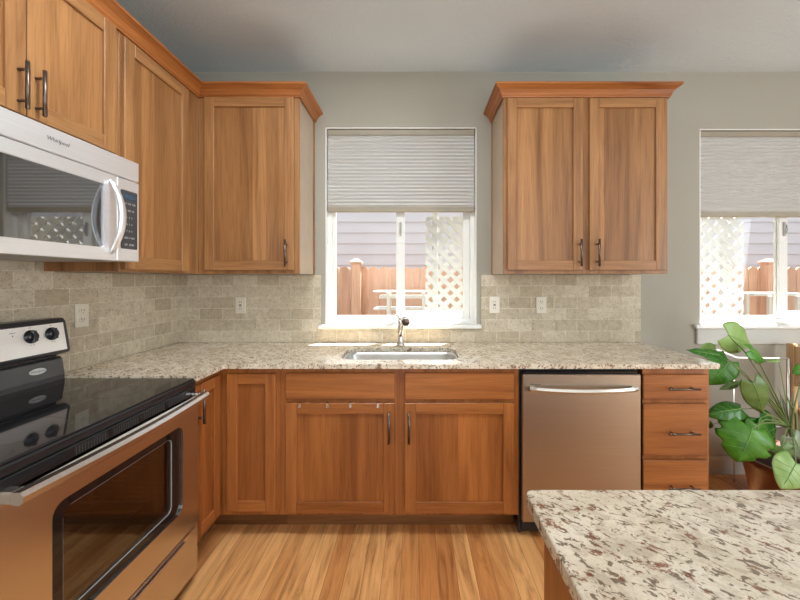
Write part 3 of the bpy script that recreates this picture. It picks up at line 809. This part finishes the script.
for z in (.47, .60):
    mb = MB()
    mb.tube([(RX-.06, RY0+.03, z), (RX-.06, RY1-.03, z)], .003, seg=8); mb.tube([(.12, RY0+.03, z), (.12, RY1-.03, z)], .003, seg=8)
    for i in range(22):
        y = RY0+.05+i*(RY1-RY0-.1)/21; mb.tube([(.12, y, z+.003), (RX-.06, y, z+.003)], .0018, seg=6)
    mb.build('oven_rack', CHROME, t)
# top of the door: sloped vent strip
mb = MB(); wedge(mb, [(DX0, .772), (DX-.0005, .772), (DX-.0005, .792), (DX-.010, .806), (DX0, .806)], RY0+.004, RY1-.004); vs_ = mb.build('door_top_trim', ST_Y, dr)
mb = MB()
mb.box(RX-.022, RX+.001, RY0+.002, RY1-.002, .812, RZ-.036, 0, .003); mb.build('vent_strip', BLACK, t)
for g in range(4):
    mb = MB(); mb.box(RX+.0012, RX+.0018, RY0+.20+g*.128-.004, RY0+.20+g*.128+.104, .816, .842)
    gr = mb.build('vent_grille', BLACKM, t)
    for i in range(11):
        y = RY0+.20+g*.128+i*.0095; mb = MB(); mb.box(RX+.0018, RX+.0024, y, y+.0028, .818, .840); mb.build('vent_rib', DGREY, gr)
# bowed handle
mb = MB(); n = 18; R_ = []
for i in range(n+1):
    u = i/n; y = RY0+.006+(RY1-RY0-.012)*u; bow = .020*math.sin(PI*u)
    xc_ = DX+.038+bow; zc_ = .812
    R_.append([(xc_+dx, y, zc_+dz) for dx, dz in ((-.014, -.014), (.004, -.016), (.013, -.009), (.014, .004), (.006, .014), (-.014, .014))])
mb.rings(R_, 0, smooth=False)
for y in (RY0+.006, RY1-.036): mb.box(DX-.012, DX+.026, y, y+.030, .797, .826, 0, .003)
mb.build('handle', ST_Y, dr)
# storage drawer
mb = MB(); mb.box(RX-.025, DX-.001, RY0+.004, RY1-.004, .055, .252, 0, .004); sd = mb.build('storage_drawer', ST_Y, t)
mb = MB(); mb.box(DX-.001, DX+.012, RY0+.10, RY1-.10, .236, .246, 0, .003); mb.build('drawer_lip', ST_Y, sd)

# ------------------------------------------------------------------ microwave
MX = .42; MZ0, MZ1 = 1.387, 1.806; MY0, MY1 = YM0, YM1-.001; SE = 1.722; PS = -1.0145
t = thing('over_range_microwave', 'stainless over-the-range microwave mounted beneath the short wall cabinet', 'microwave', (.2, (MY0+MY1)/2, MZ0))
mb = MB(); mb.box(.010, MX-.03, MY0, MY1, MZ0+.006, MZ1, 0, .002); mb.build('body', DGREY, t)
mb = MB(); mb.box(MX-.03, MX, MY0, MY1, SE+.003, MZ1, 0, .003); tp = mb.build('top_grille_panel', ST_MW, t)
text('Whirlpool', .018, (MX+.0006, -1.250, 1.768), ROT_L, INK, tp, 'brand_lettering', 1.0, .25)
wy0, wy1, wz0, wz1 = -1.60, -1.072, 1.434, 1.676
mb = MB(); plate_with_hole(mb, rrect(MY0, PS-.001, MZ0, SE-.0015, .004), rrect(wy0, wy1, wz0, wz1, .012), lambda u, v, w: (w, u, v), MX-.02, MX, 0)
md_ = mb.build('door', ST_MW, t)
mb = MB(); mb.box(MX-.010, MX-.006, wy0-.005, wy1+.005, wz0-.005, wz1+.005); mb.build('door_window', MWGL, md_)
mb = MB(); mb.box(MX-.028, MX-.0255, wy0-.01, wy1+.01, wz0-.01, wz1+.01); mb.build('window_screen', BLACK, md_)
# arched handle
mb = MB(); n = 20; R_ = []
for i in range(n+1):
    u = i/n; z = 1.412+(1.698-1.412)*u; b_ = math.sin(PI*u); wd = .006+.010*b_**.6
    R_.append([(MX+.002+.046*b_**.8+dx, PS-.030+dy, z) for dx, dy in ((-.004, -wd), (.004, -wd*.8), (.006, 0), (.004, wd*.8), (-.004, wd), (-.006, 0))])
mb.rings(R_, 0, smooth=True); mb.build('handle', ST_MW, md_)
mb = MB(); mb.box(MX-.03, MX, PS+.001, MY1, MZ0, SE-.0015, 0, .003); cp = mb.build('control_section', ST_MW, t)
ky0, ky1 = -.997, -.912
mb = MB(); mb.rings([[(x, u, v) for u, v in rrect(ky0, ky1, 1.437, 1.676, .006)] for x in (MX-.001, MX+.0015)], 0, smooth=False); kp = mb.build('keypad', DGREY, cp)
mb = MB(); mb.box(MX+.0016, MX+.0022, ky0+.014, ky1-.012, 1.640, 1.664); mb.build('clock_display', DISPLAY, kp)
rows = ['POP  CLK  TMR', 'RE  DEF  CK', '1   2   3', '4   5   6', '7   8   9', 'ADD  0  MIN', 'OFF   START']
for i, r_ in enumerate(rows): text(r_, .011, (MX+.0019, (ky0+ky1)/2, 1.622-i*.028), ROT_L, SILVERINK, kp, 'key_lettering', .85)
mb = MB(); mb.box(.03, MX-.04, MY0+.02, MY1-.02, MZ0-.001, MZ0+.0055); mb.build('underside_panel', LGREY, t)

# ------------------------------------------------------------------ dishwasher
DWY = -.636
wx0, wx1 = bx(522.8, DWY), bx(641.2, DWY); wt, wb = bz(374.6, DWY), .094
t = thing('dishwasher', 'stainless steel dishwasher with curved bar handle under the countertop', 'dishwasher', ((wx0+wx1)/2, -.3, 0))
mb = MB(); mb.box(wx0+.004, wx1-.002, -.60, -.03, .03, CT-.030, 0); mb.build('body', BLACKM, t)
mb = MB(); mb.box(wx0, wx1, DWY, -.602, wb, wt, 0, .004); dd = mb.build('door', ST_X, t)
mb = MB(); mb.box(wx0+.01, wx1-.01, -.625, -.602, wt+.001, wt+.014, 0, .002); mb.build('control_strip', BLACK, t)
mb = MB(); mb.box(wx0+.002, wx1-.002, -.56, -.54, .012, wb-.004); mb.build('toe_panel', BLACKM, t)
mb = MB(); n = 18; R_ = []; ha, hb = wx0+.030, wx1-.022
for i in range(n+1):
    u = i/n; x = ha+(hb-ha)*u; bow = .038*math.sin(PI*min(1, max(0, u)))**.6; zc_ = .767-.004*math.sin(PI*u)
    R_.append([(x, DWY-.010-bow+dy, zc_+dz) for dy, dz in ((.007, -.011), (-.004, -.011), (-.008, 0), (-.004, .011), (.007, .011))])
mb.rings(R_, 0, smooth=False)
for x in (ha, hb-.028): mb.box(x, x+.028, DWY-.016, DWY-.0005, .755, .780, 0, .003)
mb.build('handle', SATIN, dd)
text('Whirlpool', .012, (wx0+.062, DWY-.0004, bz(384.6, DWY)), ROT_B, BLACK, dd, 'brand_lettering', 1.1)
mb = MB(); mb.box(xs1+.001, wx0-.001, -.60, -.58, .02, BT, 0); tag(mb.build('gap_shade_strip', BLACKM), 'black strip painting shade into the gap left of the dishwasher', 'gap shade strip')  # matte black stands in for the shade inside this gap

# ------------------------------------------------------------------ island
W_Z, W_ZS, W_X, W_Y = WARM_LIT_WOOD
ix0, iy1_ = 1.820, -1.717
poly_slab('island_countertop', [(ix0+.012, -3.3), (ix0, -3.288), (ix0, iy1_-.014), (ix0+.004, iy1_-.004), (ix0+.014, iy1_), (3.05, iy1_), (3.05, -3.3)], [], CT-.028, CT, GRAN_DIM,
          'large speckled granite island countertop in the right foreground', 'countertop', .008)
t = thing('island_cabinet', 'oak kitchen island cabinet under the foreground granite top', 'cabinet', (2.4, -2.5, 0))
mb = MB(); mb.box(ix0+.034, 3.02, -3.27, iy1_-.030, .10, CT-.0285, 0, .001); mb.build('cabinet_box', W_ZS, t)
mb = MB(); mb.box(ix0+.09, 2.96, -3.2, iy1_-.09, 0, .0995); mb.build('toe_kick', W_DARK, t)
mb = MB(); mb.box(ix0+.026, ix0+.0335, -3.27, iy1_-.036, .10, CT-.03, 0, .001); mb.build('end_panel', W_Z, t)

# ------------------------------------------------------------------ outlets
def outlet(label, fn, u, v, duplex=True, w=.070, h=.114):
    t = thing('electrical_outlet', label, 'outlet', Vector(fn(u, 0, v)), 'outlets on the tiled backsplash')
    mb = MB(fn); mb.box(u-w/2, u+w/2, .0005, .006, v-h/2, v+h/2, 0, .003); pl = mb.build('cover_plate', OFFW, t)
    if duplex:
        for s_ in (-1, 1):
            mb = MB(fn); mb.rings([[(u+a, w_, v+s_*.0215+b_) for a, b_ in rrect(-.017, .017, -.014, .014, .012)] for w_ in (.006, .008)], 0, smooth=False); sk = mb.build('socket', OFFW, t)
            mb = MB(fn); mb.box(u-.008, u-.005, .0081, .0086, v+s_*.0215-.002, v+s_*.0215+.008); mb.box(u+.005, u+.008, .0081, .0086, v+s_*.0215-.002, v+s_*.0215+.007)
            mb.tube([(u, .0081, v+s_*.0215-.008), (u, .0086, v+s_*.0215-.008)], .0025, seg=8); mb.build('slots', INK, sk)
    else:
        mb = MB(fn); mb.box(u-.017, u+.017, .006, .0085, v-.034, v+.034, 0, .002); sk = mb.build('socket', OFFW, t)
        mb = MB(fn)
        for s_ in (-1, 1):
            mb.box(u-.008, u-.005, .0086, .0091, v+s_*.022-.004, v+s_*.022+.005); mb.box(u+.005, u+.008, .0086, .0091, v+s_*.022-.004, v+s_*.022+.005)
        mb.box(u-.008, u+.008, .0086, .0095, v-.006, v-.001); mb.box(u-.008, u+.008, .0086, .0095, v+.001, v+.006)
        mb.build('slots', INK, sk)
fb, fl = FB(-.0092), FL(.0092)
outlet('white duplex outlet on the left tiled wall between range and corner', fl, ly(81.5, .01), 1.142)
outlet('white outlet on the back tiles beneath the corner wall cabinet', fb, bx(241.5, 0), bz(305.2, 0), False)
outlet('white outlet on the back tiles just right of the sink window', fb, bx(494, 0), bz(304.7, 0), False)
outlet('white duplex outlet on the back tiles below the two-door wall cabinet', fb, bx(540.6, 0), bz(305, 0))

# ------------------------------------------------------------------ plant
def P3(px, py, y): return Vector((bx(px, y), y, bz(py, y)))
t = thing('potted_monstera', 'large leafy green plant in a brown pot at the right end of the counter', 'plant', (3.76, -.44, 0))
pc = Vector((3.76, -.44, 0))
mb = MB(); mb.lathe(pc, [(.001, .0), (.20, .0), (.215, .03), (.262, .265), (.28, .268), (.282, .305), (.262, .306), (.255, .262), (.001, .26)], 0, 36); mb.build('pot', POT, t)
mb = MB(); mb.lathe(pc, [(.001, .262), (.252, .262), (.25, .268), (.001, .275)], 0, 28); mb.build('soil', SOIL, t)
HUB = P3(795, 438, -.44)
def leaf(base, tip, width, face, mat, split=False, cup=.12, droop=.15, name='leaf', stem_from=None, stem_r=.0038, bend=(0, 0, 0)):
    """heart-shaped blade from its petiole joint to the tip; face = rough direction the blade faces"""
    base, tip = Vector(base), Vector(tip); ax = tip-base; L = ax.length; ax.normalize()
    nr = Vector(face); nr = (nr-ax*nr.dot(ax)).normalized(); sd = ax.cross(nr)
    N, M = 22, 7; rows = []
    for i in range(N+1):
        u = i/N
        hw = (math.sin(PI*min(1, (u*.93+.07))**.72))**.80*(1-.10*u) if u < 1 else 0
        hw = max(hw, .0)*width*.66
        row = []
        for j in range(-M, M+1):
            v = j/M; off = -.20*L*(abs(v)**1.2)*(1-u)**3.0     # lobes reach back past the joint
            k_ = hw
            if split and abs(v) > .5 and .25 < u < .9:
                ph = math.sin(u*21+(.9 if v > 0 else 0)); k_ = hw*(1-.22*(abs(v)-.5)/.5*max(0, ph))
            p = base+ax*(u*L+off)+sd*(v*k_)+nr*(-cup*width*(abs(v)**1.6)-droop*L*u*u+.012*math.sin(u*17+v*3)*abs(v)*L)
            row.append(p)
        rows.append(row)
    mb = MB(); V = [[mb._v(tuple(p)) for p in r] for r in rows]
    for i in range(N):
        for j in range(2*M): mb._f([V[i][j], V[i+1][j], V[i+1][j+1], V[i][j+1]], 0, True)
    bmesh.ops.remove_doubles(mb.bm, verts=mb.bm.verts, dist=1e-5)
    o = mb.build(name, mat, t)
    md = o.modifiers.new('thickness', 'SOLIDIFY'); md.thickness = .0012
    mb = MB(); mid = [rows[i][M]+nr*.0012 for i in range(0, N-1, 3)]; mb.tube([tuple(p) for p in mid], [.0018*(1-i/len(mid))+.0006 for i in range(len(mid))], 0, 6)
    for i in (5, 9, 13):
        for sgn in (-1, 1):
            q_ = [rows[min(N-2, i+int(k_*.55))][M+sgn*k_]+nr*.0010 for k_ in range(0, M, 2)]
            mb.tube([tuple(p) for p in q_], .0007, 0, 5)
    mb.build('vein', VEIN, o)
    if stem_from is not None:
        a = Vector(stem_from); b_ = base; m1 = a.lerp(b_, .35)+Vector(bend)+Vector((0, 0, .03)); m2 = a.lerp(b_, .75)+Vector(bend)*.7+Vector((0, 0, .03))
        mb = MB(); mb.tube([tuple(a), tuple(m1), tuple(m2), tuple(b_)], [stem_r*1.3, stem_r, stem_r*.85, stem_r*.6], 0, 8); mb.build('stem', STEM, t)
    return o
soil = Vector((pc.x, pc.y, .27))
hub = P3(790, 428, -.44)
F0 = (-.25, -1, .25)
leaf(P3(728, 335, -.50), P3(757, 346, -.47), .135, (-.1, -1, .1), LF_LT, stem_from=hub, cup=.10, bend=(0, 0, .02))
leaf(P3(750, 350, -.56), P3(770, 361, -.55), .075, (.1, -1, .6), LF_BR, stem_from=hub, cup=.14, split=True)
leaf(P3(716, 350, -.36), P3(701, 353, -.38), .075, (0, -1, .3), LF_LT, stem_from=hub, stem_r=.003)
leaf(P3(720, 355.5, -.62), P3(687, 349.5, -.64), .05, (0, -.8, 1), LF_DK, stem_from=hub, cup=.02, droop=.02)
leaf(P3(729, 361, -.42), P3(712, 385, -.44), .135, (-.1, -1, .2), LF_BR, stem_from=hub, cup=.08)
leaf(P3(736, 384, -.5), P3(721, 389, -.5), .030, (0, -1, .5), LF_OL, stem_from=hub, stem_r=.0025)
leaf(P3(736, 383, -.5), P3(748, 383, -.5), .020, (0, -1, .7), LF_OL)
leaf(P3(753, 383, -.58), P3(768, 416, -.58), .105, (-.2, -1, .1), LF_OL, cup=.10, stem_from=hub)
leaf(P3(741, 409, -.55), P3(711, 412, -.57), .085, (-.1, -.8, .7), LF_DK, cup=.22, stem_from=hub)
leaf(P3(752, 429, -.62), P3(743, 463, -.66), .21, (-.15, -1, .45), LF_BR, split=True, cup=.16, stem_from=hub, droop=.2)
leaf(P3(760, 418, -.52), P3(783, 452, -.55), .15, (.1, -1, .4), LF_DK, cup=.12, stem_from=hub, split=True)
leaf(P3(751, 421, -.50), P3(736, 417, -.50), .05, (0, -1, .6), LF_BR, stem_from=hub)
leaf(P3(757, 424, -.55), P3(764, 459, -.58), .11, (.1, -1, .3), LF_BR, cup=.12, stem_from=hub)
leaf(P3(796, 463, -.66), P3(783, 489, -.70), .13, (-.3, -1, .1), LF_LT, cup=.08, stem_from=hub, droop=.05)
leaf(P3(794, 438, -.55), P3(806, 462, -.56), .11, (-.1, -1, .2), LF_GR, cup=.14, stem_from=hub)
leaf(P3(712, 424, -.40), P3(706, 427, -.40), .030, (0, -1, .3), LF_OL, stem_from=hub, stem_r=.002)
leaf(P3(806, 368, -.42), P3(794, 373, -.42), .05, (0, -1, .6), LF_BR, stem_from=hub)
leaf(P3(778, 360, -.40), P3(768, 361, -.40), .018, (0, -1, .8), LF_LT, stem_from=hub, stem_r=.002)
leaf(P3(782, 446, -.60), P3(790, 462, -.62), .09, (-.2, -1, .2), LF_OL, cup=.1, stem_from=hub)
mb = MB(); mb.tube([tuple(soil), tuple(soil.lerp(hub, .5)+Vector((.02, 0, 0))), tuple(hub)], [.014, .012, .010], 0, 10); mb.build('main_stem', STEM, t)
mb = MB(); mb.tube([tuple(soil+Vector((.05, .02, 0))), tuple(P3(797, 440, -.42)), tuple(P3(796, 415, -.42)), tuple(P3(786, 395, -.42))], [.009, .008, .006, .003], 0, 8); mb.build('stem', STEM, t)
# wispy grey air plant foliage draped in the pot
random.seed(11)
for i in range(20):
    b_ = P3(790, 436, -.30); e = P3(random.uniform(766, 812), random.uniform(384, 430), random.uniform(-.42, -.24)); m = b_.lerp(e, .55)+Vector((random.uniform(-.03, .03), 0, random.uniform(.02, .06)))
    mb = MB(); mb.tube([tuple(b_), tuple(m), tuple(e)], [.003, .0035, .0007], 0, 6, squash=(1, .35)); mb.build('thin_leaf', LF_GR, t)
# white rail behind the plant
t = thing('white_wire_rack', 'thin white metal rack standing behind the leafy plant', 'rack', tuple(P3(760, 460, -.12)-Vector((0, 0, .0))))
t.location.z = 0
mb = MB(); ry = -.10
A_, B_ = P3(717, 350, ry), P3(788.5, 358.5, ry)
mb.tube([tuple(A_), tuple(P3(737, 358, ry)), tuple(B_)], .0055, 0, 8); mb.build('top_rail', WHITE, t)
mb = MB(); mb.tube([tuple(A_), tuple(P3(734, 367, ry))], .0065, 0, 8)
lo = P3(734, 367, ry); mb.tube([tuple(lo), (lo.x, ry, 0)], .0035, 0, 8); mb.build('leg', WHITE, t)
mb = MB(); mb.tube([tuple(B_), (B_.x, ry, 0)], .0055, 0, 8); mb.build('leg', WHITE, t)
mb = MB(); c_ = P3(734, 428, ry); d_ = P3(788.5, 426, ry); mb.tube([tuple(c_), tuple(d_)], .006, 0, 8); mb.build('lower_rail', WHITE, t)
# wooden chair beyond the plant, cut by the frame
hy = -.085
X0 = bx(789.5, hy); ZT = bz(343.5, hy)
t = thing('dining_chair', 'pale wooden dining chair against the wall at the right edge beyond the plant', 'chair', (X0+.22, hy-.2, 0))
for y in (hy, hy-.40):
    mb = MB(); mb.box(X0, X0+.032, y-.025, y+.025, 0, ZT, 0, .004); mb.build('leg', PINE, t)
    mb = MB(); mb.box(X0+.40, X0+.44, y-.02, y+.02, 0, .44, 0, .004); mb.build('leg', PINE, t)
mb = MB(); mb.box(X0+.034, X0+.46, hy-.44, hy+.03, .441, .47, 0, .006); mb.build('seat', PINE, t)
mb = MB(); mb.box(X0+.008, X0+.026, hy-.374, hy-.026, ZT-.27, ZT-.01, 0, .003); mb.build('backrest', PINE, t)
